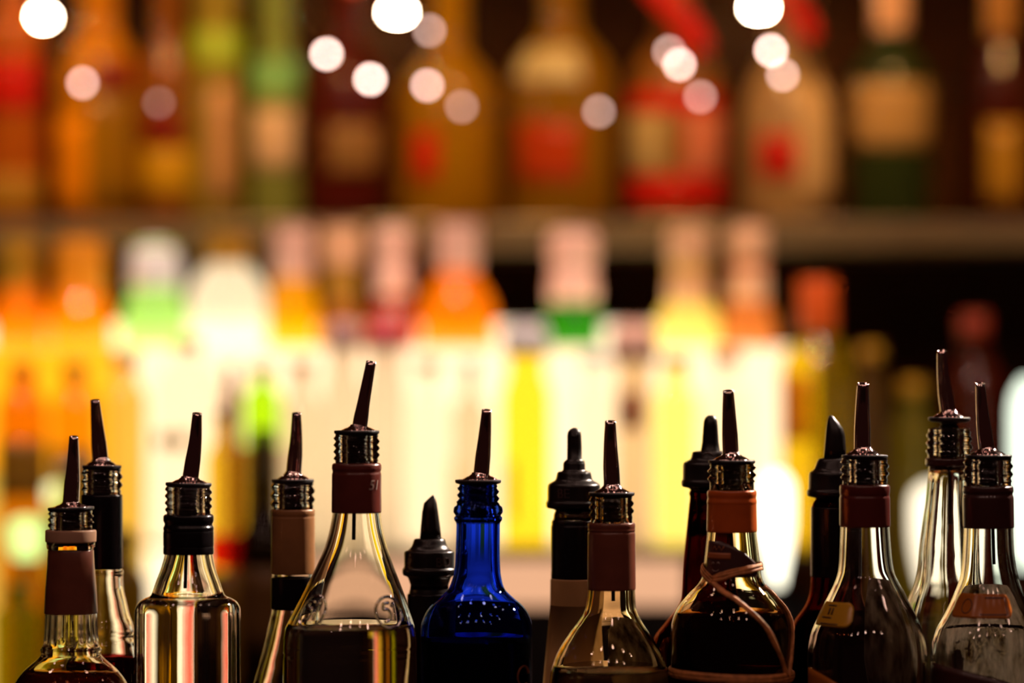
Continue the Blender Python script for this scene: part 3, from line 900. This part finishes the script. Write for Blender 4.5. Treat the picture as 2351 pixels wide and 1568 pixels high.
# ------------------------------------------------------------------ bottles behind
UPK = dict(tp=0.22, tl=0.40, df=0.38)
def back_bottle(name, label, x, D, base, top_y, neck_y, sh_y, nh, bh, glass, cap=None, labels=(), seg=28, cat='bottle', group=None, belly=None, pour=False):
    """top_y: mouth, neck_y: foot of the neck, sh_y: where the body is full (photo rows at D)"""
    k = D / F
    root = empty(name, (wx(x, D), D, base), label, cat, group)
    Z = lambda y: wz(y, D) - base
    pts = [(0.003, bh * k), (0.005, bh * k)]
    zs_ = Z(sh_y); zn = Z(neck_y); zt = Z(top_y)
    if belly:
        pts.append((Z(belly[0]), belly[1] * k))
    pts += [(zs_, bh * k), ((zs_ * 2 + zn) / 3, (bh * 0.86 + nh * 0.14) * k), ((zs_ + 2 * zn) / 3, (bh * 0.42 + nh * 0.58) * k), (zn, nh * 1.02 * k), (zt, nh * k)]
    pts.sort()
    rf = pchip([p[0] for p in pts], [p[1] for p in pts])
    zb = [0.003] + list(np.linspace(min(0.012, zs_ * 0.5), zs_, 6)) + list(np.linspace(zs_, zn, 14)[1:]) + list(np.linspace(zn, zt, 5)[1:])
    prof = [(max(0.001, bh * k - 0.003), 0.0)] + [(float(rf(z)), z) for z in zb]
    link('glass', lathe('glass', prof, seg), glass, root)
    R = lambda z, t: rf(z)
    c0 = lambda z: 0.0
    if cap:
        y0, y1, h, mat = cap[:4]
        shp = cap[4] if len(cap) > 4 else 'plain'
        z0, z1 = Z(y1), Z(y0); r = h * k
        if shp == 'bead':
            zm = (z0 + z1) / 2
            pr = [(r * .2, z0), (r * .92, z0), (r, z0 + (zm - z0) * .4), (r * .86, zm - .001), (r * .8, zm), (r * .95, zm + .002), (r, z1 - .008), (r * .9, z1 - .002), (r * .6, z1), (0.0005, z1 + .0003)]
        elif shp == 'dome':
            pr = [(r * .2, z0), (r, z0), (r, z0 + (z1 - z0) * .5), (r * .93, z0 + (z1 - z0) * .75), (r * .7, z0 + (z1 - z0) * .93), (r * .3, z1), (0.0005, z1)]
        else:
            pr = bev([(r * .2, z0), (r, z0), (r * 1.0, z0 + (z1 - z0) * .45), (r * .97, z0 + (z1 - z0) * .5), (r * .97, z1), (0.0005, z1)], 0.0015)
        link('cap', lathe('cap', pr, 24), mat, root)
    for i, lab in enumerate(labels):
        y0, y1, a0, a1, mat = lab[:5]
        nm = lab[5] if len(lab) > 5 else 'label'
        link(nm, patch(nm, R, c0, c_ + a0, c_ + a1, Z(y1), Z(y0), 0.0004 + 0.0004 * i, 0.0003, 16, 5), mat, root)
    return root

P_CREAM = m_paper((0.80, 0.62, 0.42))
P_WHITE = m_paper((0.85, 0.80, 0.75))
P_YEL = m_paper((0.85, 0.55, 0.02))
P_RED = m_paper((0.70, 0.02, 0.01))
P_DRED = m_paper((0.30, 0.02, 0.01))
P_GOLD = m_paper((0.55, 0.32, 0.04))
P_PINK = m_paper((0.85, 0.55, 0.45))
P_TAN = m_paper((0.70, 0.42, 0.22))
C_PINK = m_pbr('pale_pink_cap', (0.85, 0.55, 0.46), 0.35)
C_PEACH = m_pbr('peach_cap', (0.80, 0.48, 0.28), 0.35)
C_WHITE = m_pbr('white_cap', (0.82, 0.86, 0.95), 0.35)
C_GOLD = m_pbr('gold_cap', (0.55, 0.30, 0.02), 0.3, 0.4)
C_LIME = m_pbr('lime_cap', (0.35, 0.55, 0.03), 0.4)
C_MINT = m_pbr('mint_cap', (0.18, 0.50, 0.16), 0.4)
C_RED = m_pbr('red_cap', (0.60, 0.02, 0.01), 0.4)
C_BLACK = m_pbr('black_cap', (0.015, 0.01, 0.01), 0.35)
C_MAUVE = m_pbr('mauve_cap', (0.55, 0.35, 0.38), 0.4)
C_CRIM = m_pbr('crimson_cap', (0.65, 0.10, 0.14), 0.4)
C_ORANGE = m_pbr('orange_cap', (0.85, 0.33, 0.01), 0.4)
UPG = 'bottles on the wall shelf'
LBG = 'bottles at the back of the light box'
LFG = 'bottles at the front of the light box'
ub = lambda *a, **k: back_bottle(a[0], a[1], a[2], DU, ZSH, *a[3:], group=UPG, **k)

ub('amber_bottle', 'red-orange bottle at the left end of the wall shelf', 32, -200, -40, 120, 26, 68, m_back((0.75, 0.22, 0.02), **UPK), cap=(-230, -190, 28, C_RED),
   labels=[(400, 490, -1.2, 1.2, P_GOLD), (140, 260, -1.3, 1.1, P_RED)])
ub('amber_bottle', 'orange glowing bottle with dark right side on the wall shelf', 230, -160, 60, 190, 42, 98, m_back((0.95, 0.45, 0.01), **UPK) , cap=(-190, -150, 44, C_ORANGE),
   labels=[(200, 490, -0.15, 1.3, m_paper((0.42, 0.22, 0.005))), (275, 492, -1.25, -0.25, m_paper((1.0, 0.42, 0.005), 0.3), 'painted_glow'), (150, 215, -0.1, 1.0, P_DRED)])  # bright orange patch paints a strip of light on the left side
ub('amber_bottle', 'brown bottle with small yellow label on the wall shelf', 385, -120, 90, 210, 30, 58, m_back((0.55, 0.22, 0.03), **UPK), cap=(-150, -110, 31, C_BLACK),
   labels=[(345, 450, -1.3, 1.3, P_YEL), (262, 335, -1.1, 0.6, P_DRED)])
ub('olive_bottle', 'slim olive bottle with a lime green neck band on the wall shelf', 495, -100, 70, 155, 50, 60, m_back((0.60, 0.50, 0.08), **UPK), cap=(75, 148, 62, C_LIME),
   labels=[(200, 470, -0.1, 0.75, P_TAN)])
ub('green_bottle', 'mint green banded bottle with round cream label on the wall shelf', 632, -90, 150, 215, 36, 58, m_back((0.42, 0.52, 0.14), **UPK), cap=(140, 222, 58, C_MINT),
   labels=[(255, 390, -1.0, 1.0, m_paper((0.85, 0.68, 0.48)))])
ub('maroon_bottle', 'very dark maroon bottle with dim brown label on the wall shelf', 795, -170, 80, 230, 36, 96, m_back((0.16, 0.02, 0.01), **UPK), cap=(-200, -160, 38, C_GOLD),
   labels=[(290, 400, -0.4, 0.9, m_paper((0.38, 0.22, 0.07)))])
ub('gold_bottle', 'wide gold bottle with small red figure on the wall shelf', 1030, -180, 110, 240, 40, 115, m_back((0.55, 0.30, 0.006), **UPK), cap=(-210, -170, 42, C_GOLD),
   labels=[(310, 420, -0.75, -0.2, P_RED)])
ub('gold_bottle', 'wide bottle with pale arched shoulder and red label on the wall shelf', 1290, -180, 60, 200, 42, 118, m_back((0.50, 0.27, 0.008), **UPK), cap=(-210, -170, 44, C_WHITE),
   labels=[(115, 195, -1.15, 0.4, m_paper((0.80, 0.72, 0.38))), (285, 425, -1.0, 0.35, m_paper((0.60, 0.07, 0.01)))])
red_b = ub('red_bottle', 'red and cream labelled bottle on the wall shelf', 1550, -170, 70, 230, 40, 112, m_back((0.45, 0.20, 0.03), **UPK), cap=(-200, -160, 42, C_RED),
   labels=[(215, 265, -1.3, 1.2, P_RED), (268, 405, -1.3, -0.25, m_paper((0.62, 0.50, 0.22))), (265, 410, 0.15, 1.3, m_paper((0.80, 0.28, 0.16))), (408, 482, -1.3, 1.3, P_RED)])
cream_b = ub('cream_bottle', 'cream bottle with bright red square label on the wall shelf', 1806, -160, 90, 300, 40, 105, m_back((0.72, 0.50, 0.22), **UPK), cap=(-190, -60, 44, C_RED),
   labels=[(315, 415, -0.7, 0.15, P_RED), (200, 490, 0.2, 1.4, m_paper((0.80, 0.60, 0.32)))])
ub('green_bottle', 'dark green bottle with aged cream label on the wall shelf', 2045, -150, 100, 200, 38, 92, m_back((0.05, 0.08, 0.02), **UPK), cap=(-180, 75, 40, C_PEACH),
   labels=[(195, 345, -1.3, 1.2, m_paper((0.58, 0.38, 0.14)))])
ub('dark_bottle', 'dark bottle with tall gold label at the right end of the wall shelf', 2296, -150, 90, 220, 34, 62, m_back((0.12, 0.02, 0.01), **UPK), cap=(-180, 85, 36, m_pbr('brown_cap', (0.45, 0.22, 0.05), 0.35)),
   labels=[(285, 470, -0.7, 0.7, m_paper((0.52, 0.30, 0.03)))])

# red ribbons hanging from the necks of two upper bottles
def ribbon(bt, pts, w):
    loc = [(wx(x, DU - 0.05) - bt.location.x, -0.05, wz(y, DU - 0.05) - ZSH) for (x, y) in pts]
    link('neck_ribbon', tube_mesh('neck_ribbon', smooth_path(loc, 20), w, 10, True, 0.12), P_RED, bt)
ribbon(red_b, [(1490, -40), (1545, 20), (1590, 70), (1610, 120)], 0.011)
ribbon(cream_b, [(1775, -60), (1815, 0), (1850, 60), (1862, 90)], 0.010)

# halogen capsules above the shelf, behind the upper row
for (x, y, lab) in ((96, 40, 'bright halogen lamp at the left end above the wall shelf'), (812, -38, 'halogen lamp mostly cut off by the top edge of the photo'),
                    (912, 28, 'bright halogen lamp above the gold bottle in the middle'), (1742, 18, 'bright halogen lamp above the cream bottle at right')):
    lm = empty('halogen_lamp', (wx(x, 3.33), 3.33, wz(y, 3.33)), lab, 'lamp', 'halogen lamps above the wall shelf')
    link('bulb', tube_mesh('bulb', [(-0.0074, 0, 0), (-0.0066, 0, 0), (-0.0045, 0, 0), (0, 0, 0), (0.0045, 0, 0), (0.0066, 0, 0), (0.0074, 0, 0)], [0.0003, 0.0017, 0.0026, 0.003, 0.0026, 0.0017, 0.0003], 14), m_emit('halogen_bulb', (1.0, 0.78, 0.52), 330), lm)
    link('socket', lathe('socket', [(0.0005, 0.003), (0.006, 0.003), (0.006, 0.022), (0.0005, 0.022)], 16), M['frame'], lm)
    link('stem', tube_mesh('stem', [(0, 0, 0.02), (0, 0.03, 0.035), (0, 0.095, 0.035)], 0.003, 8), M['frame'], lm)

# lower rear row
P_GLOW = m_paper((0.98, 0.90, 0.74), 0.75)
P_OLIVE = m_paper((0.42, 0.26, 0.03), 0.5)
def lbk(*a, **k):
    return back_bottle(a[0], a[1], a[2], 3.10, STEP2, *a[3:], group=LBG, **k)
lbk('amber_bottle', 'amber bottle with dark gold cap at the far left of the lower row', 45, 545, 670, 750, 42, 64, m_back((1.0, 0.40, 0.005)), cap=(545, 660, 48, C_GOLD))
lbk('orange_bottle', 'bright orange bottle with flared shoulder in the lower row', 185, 550, 670, 735, 50, 74, m_back((1.0, 0.46, 0.004)), cap=(548, 672, 58, C_ORANGE))
lbk('white_capped_bottle', 'white-capped bottle with pale green shoulder in the lower row', 355, 560, 660, 735, 50, 74, m_back((0.55, 0.95, 0.35)), cap=(552, 662, 60, C_WHITE, 'dome'))
lbk('white_bottle', 'blazing white bottle with gold cap in the lower row', 522, 545, 600, 690, 46, 91, m_back((0.97, 0.99, 0.99), 0.3, 0.65, 0.05), cap=(540, 605, 52, C_GOLD))
lbk('yellow_bottle', 'yellow bottle with pale pink cap in the lower row', 672, 525, 625, 740, 40, 58, m_back((1.0, 0.62, 0.005)), cap=(520, 640, 46, C_PINK))
lbk('gold_bottle', 'gold-necked bottle with peach cap in the lower row', 785, 525, 690, 750, 36, 53, m_back((0.50, 0.24, 0.03)), cap=(520, 610, 46, C_PEACH),
    labels=[(612, 690, -1.3, 1.3, P_GOLD, 'neck_band')])
lbk('pink_necked_bottle', 'rosy-capped bottle with maroon shoulder in the lower row', 902, 525, 690, 750, 36, 57, m_back((0.55, 0.10, 0.04)), cap=(520, 680, 44, C_PINK, 'bead'))
lbk('orange_bottle', 'orange round-bellied bottle with pink cap in the lower row', 1050, 525, 620, 730, 42, 86, m_back((1.0, 0.40, 0.004)), cap=(512, 622, 50, C_PINK))
lbk('green_bottle', 'vivid green bottle with pinkish beaded cap in the lower row', 1315, 535, 690, 745, 48, 66, m_back((0.03, 0.34, 0.004)), cap=(530, 695, 58, C_PINK, 'bead'))
lbk('pale_bottle', 'pale yellow bottle with beaded peach cap in the lower row', 1580, 525, 690, 750, 46, 74, m_back((0.98, 0.88, 0.32)), cap=(518, 700, 50, C_PEACH, 'bead'))
lbk('brown_bottle', 'orange-brown shouldered bottle with beaded pink cap in the lower row', 1718, 525, 690, 750, 42, 60, m_back((0.80, 0.36, 0.10)), cap=(518, 690, 47, C_PEACH, 'bead'))

def lfk(*a, **k):
    return back_bottle(a[0], a[1], a[2], DF_, STEP if a[2] > 560 else CT, *a[3:], group=LFG, **k)
lfk('amber_bottle', 'orange stubby bottle at the left edge in the lower front row', 52, 850, 890, 940, 30, 58, m_back((1.0, 0.52, 0.01)), cap=(830, 860, 32, C_ORANGE), labels=[(1010, 1140, -1.4, 1.4, P_OLIVE)])
lfk('amber_bottle', 'yellow-orange stubby bottle in the lower front row at left', 172, 850, 890, 940, 28, 52, m_back((1.0, 0.66, 0.02)), cap=(830, 860, 30, C_GOLD), labels=[(1030, 1500, -1.4, 1.4, P_OLIVE)])
lfk('pale_bottle', 'yellowish white small bottle left of the round clear bottle', 288, 830, 870, 920, 26, 48, m_back((1.0, 0.82, 0.22)), cap=(800, 840, 30, C_PEACH))
lfk('round_bottle', 'large round-shouldered clear white bottle on the light box', 432, 800, 815, 890, 28, 80, m_back((1.0, 0.98, 0.93), 0.92, 0.06, 0.02), cap=(775, 805, 30, C_GOLD), labels=[(990, 1030, -1.0, -0.55, P_OLIVE), (990, 1030, -0.35, 0.1, P_OLIVE)])
lfk('maroon_bottle', 'thin maroon bottle beside the lime green bottle', 531, 850, 880, 905, 12, 20, m_back((0.30, 0.04, 0.04)), cap=(838, 852, 13, C_BLACK))
lfk('lime_bottle', 'lime green shouldered bottle with olive label at the left of the light box', 602, 860, 885, 912, 22, 44, m_back((0.42, 0.88, 0.01), 0.9, 0.08, 0.02), cap=(838, 866, 26, C_GOLD), labels=[(1020, 1235, -1.5, 1.5, P_OLIVE)])
lfk('short_bottle', 'short cream bottle between the lime green bottle and the mauve cap', 694, 850, 890, 940, 26, 46, m_back((1.0, 0.95, 0.84)), cap=(826, 856, 28, C_PEACH))
lfk('short_bottle', 'short bottle with mauve cap on the light box', 788, 790, 850, 910, 34, 46, m_back((1.0, 0.95, 0.84)), cap=(735, 800, 38, C_MAUVE, 'dome'))
lfk('short_bottle', 'short bottle with crimson cap on the light box', 884, 790, 850, 910, 40, 47, m_back((1.0, 0.96, 0.86)), cap=(735, 800, 48, C_CRIM, 'dome'))
lfk('short_bottle', 'short cream bottle right of the crimson cap', 982, 850, 890, 940, 26, 46, m_back((1.0, 0.97, 0.90), 0.92, 0.06, 0.02), cap=(826, 856, 28, C_PEACH))
lfk('slim_bottle', 'slim clear bottle with yellow tip on the light box', 1078, 850, 900, 950, 16, 42, m_back((1.0, 0.94, 0.80)), cap=(826, 856, 18, C_WHITE), labels=[(1060, 1230, -1.5, -0.9, m_paper((0.95, 0.85, 0.01), 0.7))])
lfk('short_bottle', 'short yellow bottle with bluish white cap on the light box', 1208, 800, 860, 920, 42, 58, m_back((1.0, 0.84, 0.04), 0.9, 0.08, 0.02), cap=(742, 815, 54, C_WHITE, 'dome'), labels=[(1060, 1190, -0.8, -0.5, P_GOLD)])
lfk('short_bottle', 'clear white bottle under the vivid green one', 1365, 830, 880, 930, 28, 46, m_back((1.0, 0.98, 0.92), 0.92, 0.06, 0.02), cap=(806, 836, 30, C_WHITE))
lfk('short_bottle', 'short clear bottle with pinkish white cap on the light box', 1456, 800, 880, 930, 40, 43, m_back((1.0, 0.85, 0.62)), cap=(738, 830, 55, C_PINK, 'dome'), labels=[(900, 985, -0.9, 0.4, P_DRED)])
lfk('pale_bottle', 'bright yellow clear bottle at the right of the light box', 1552, 840, 880, 930, 28, 50, m_back((1.0, 0.97, 0.30), 0.92, 0.06, 0.02), cap=(815, 846, 30, C_GOLD))
lfk('clear_bottle', 'wide blazing clear bottle under the beaded peach caps', 1668, 830, 870, 940, 30, 62, m_back((1.0, 0.98, 0.90), 0.92, 0.06, 0.02), cap=(800, 836, 32, C_PEACH))

lfk('olive_bottle', 'olive yellow dome-shouldered bottle with red neck in the lower row', 1876, 640, 765, 860, 42, 84, m_back((0.80, 0.60, 0.01), 0.8, 0.15, 0.05), cap=(640, 765, 46, m_pbr('red_orange_cap', (0.65, 0.10, 0.01), 0.4)), labels=[(860, 1010, -1.4, -0.25, m_paper((1.0, 0.52, 0.01), 0.6))])

# back counter, in front of the light box
fk = lambda *a, **k: back_bottle(a[0], a[1], a[2], 2.80, CT, *a[3:], group='bottles on the back counter', **k)
fk('yellow_bottle', 'yellow bottle glowing left of the dark counter bottle', 520, 960, 1010, 1060, 24, 48, m_back((1.0, 0.74, 0.05), 0.85, 0.12, 0.03), cap=(940, 966, 26, C_GOLD), labels=[(1225, 1300, -0.9, 0.9, m_back((1.0, 0.03, 0.03), 0.9, 0.08, 0.02)), (1310, 1600, -1.4, 1.4, P_OLIVE)])
fk('red_bottle', 'slim pinkish red bottle glimpsed through the square clear bottle', 436, 1290, 1330, 1380, 12, 26, m_back((1.0, 0.22, 0.18), 0.85, 0.12, 0.03), cap=(1275, 1295, 14, C_RED))
fk('dark_bottle', 'dark brown bottle standing on the back counter', 605, 1000, 1150, 1290, 24, 62, m_back((0.03, 0.012, 0.004)), cap=(985, 1100, 26, C_BLACK), labels=[(1300, 1490, -1.3, 1.3, m_paper((0.20, 0.10, 0.03), 0.2))])
fk('lime_bottle', 'small lime green bottle at the bottom left', 40, 1360, 1385, 1410, 26, 56, m_back((0.66, 0.80, 0.02), 0.7, 0.25, 0.05), cap=(1340, 1365, 28, C_LIME))
fk('lime_bottle', 'tall pale green bottle at the lower left', 150, 1080, 1130, 1190, 22, 50, m_back((0.75, 0.80, 0.25), 0.75, 0.2, 0.05), cap=(1060, 1085, 24, C_WHITE), labels=[(1330, 1620, -1.4, 1.4, P_OLIVE)])
fk('olive_bottle', 'dark olive bottle behind the fluted bottle', 285, 1240, 1290, 1350, 24, 56, m_back((0.20, 0.14, 0.02)), cap=(1215, 1245, 26, C_BLACK))

# added lamps on the back counter, standing in for bright blobs and backlit glass
def added_glow_lamp(label, x, D, y0, y1, h, col, st, taper=0.35):
    k = D / F
    r = empty('added_glow_lamp', (wx(x, D), D, CT), label, 'lamp', 'added glowing lamps on the back counter')
    za, zb = wz(y1, D) - CT, wz(y0, D) - CT
    n = 12
    pr = [(h * k * taper * .9, za)]
    for i in range(n + 1):
        u = i / n
        pr.append((h * k * (taper + (1 - taper) * math.sin(min(1, u * 1.6) * PI / 2)) * (1 - 0.5 * max(0, (u - .85) / .15) ** 2), za + (zb - za) * u))
    pr.append((0.001, zb + 0.001))
    link('glass_shade', lathe('glass_shade', pr, 24), m_emit('added_lamp_glow', col, st), r)
    link('lamp_stem', lathe('lamp_stem', bev([(0.001, 0.0), (h * k * 1.1, 0.0), (h * k * 1.1, 0.006), (0.006, 0.010), (0.005, za - 0.003), (h * k * taper, za), (0.001, za + .0005)], 0.001), 20), M['frame'], r)
added_glow_lamp('pale green lamp added for a bright blob at the left edge', 60, 2.87, 1190, 1282, 40, (0.72, 1.0, 0.30), 1.5, 0.7)
added_glow_lamp('small yellowish lamp added for a bright blob left of the black-sleeved bottle', 128, 2.87, 1108, 1180, 26, (1.0, 0.92, 0.45), 1.6, 0.7)
added_glow_lamp('tapering white lamp added in place of a backlit bottle right of the raffia-tied one', 1783, 2.86, 1085, 1345, 36, (1.0, 0.95, 0.72), 3.0)
added_glow_lamp('warm lamp added behind the tall clear bottle to brighten its glass', 2150, 2.95, 1110, 1345, 58, (1.0, 0.86, 0.62), 2.0, 0.6)
added_glow_lamp('tall pale lamp added for the glow at the right edge', 2372, 2.90, 870, 1300, 52, (0.90, 1.0, 0.80), 1.9, 0.8)
rb_ = lambda *a, **k: back_bottle(a[0], a[1], a[2], 3.06, CT, *a[3:], group='dim bottles at the right of the back bar', **k)
rb_('olive_bottle', 'dim olive bottle at the right of the light box', 2095, 900, 950, 1010, 30, 50, m_back((0.50, 0.42, 0.03)), cap=(870, 905, 32, C_GOLD))
rb_('maroon_bottle', 'dark maroon bottle in the shadow at right', 2235, 760, 820, 900, 34, 74, m_back((0.20, 0.03, 0.01)), cap=(720, 770, 36, m_pbr('maroon_cap', (0.25, 0.03, 0.01), 0.4)))
rb_('olive_bottle', 'dim brown bottle beside the olive dome-shouldered one', 2000, 820, 860, 920, 26, 42, m_back((0.30, 0.16, 0.03)), cap=(790, 825, 28, C_GOLD))

# added string of glowing bulbs, standing in for lamp highlights on the upper bottles
GLINTS = [(60, -60, 0, ''), (190, 190, 14, 'salmon highlight at left'), (365, 236, 2.5, ''), (750, 124, 34, ''), (850, 182, 36, ''), (981, 196, 18, ''), (986, 70, 9, ''), (1060, 245, 6, ''),
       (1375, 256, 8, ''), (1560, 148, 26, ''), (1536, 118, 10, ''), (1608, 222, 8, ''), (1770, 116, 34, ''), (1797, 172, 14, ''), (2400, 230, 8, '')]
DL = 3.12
sl = empty('highlight_string', (wx(60, DL), DL, wz(-60, DL)), 'added string of small pink glowing beads standing in for highlights on the upper bottles', 'highlight stand-in')
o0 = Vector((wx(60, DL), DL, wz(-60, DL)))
wp = [(wx(x, DL) - o0.x, 0.0, wz(y - 9, DL) - o0.z) for (x, y, q, _) in sorted(GLINTS)]
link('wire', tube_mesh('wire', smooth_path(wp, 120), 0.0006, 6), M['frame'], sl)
for (x, y, q, _) in GLINTS:
    if q <= 0:
        continue
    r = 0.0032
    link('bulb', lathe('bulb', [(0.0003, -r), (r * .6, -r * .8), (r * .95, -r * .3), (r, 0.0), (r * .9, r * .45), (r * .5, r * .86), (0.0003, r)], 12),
         m_emit('pink_highlight_glow', (1.0, 0.66, 0.56), q), sl, (wx(x, DL) - o0.x, 0.0, wz(y, DL) - o0.z))
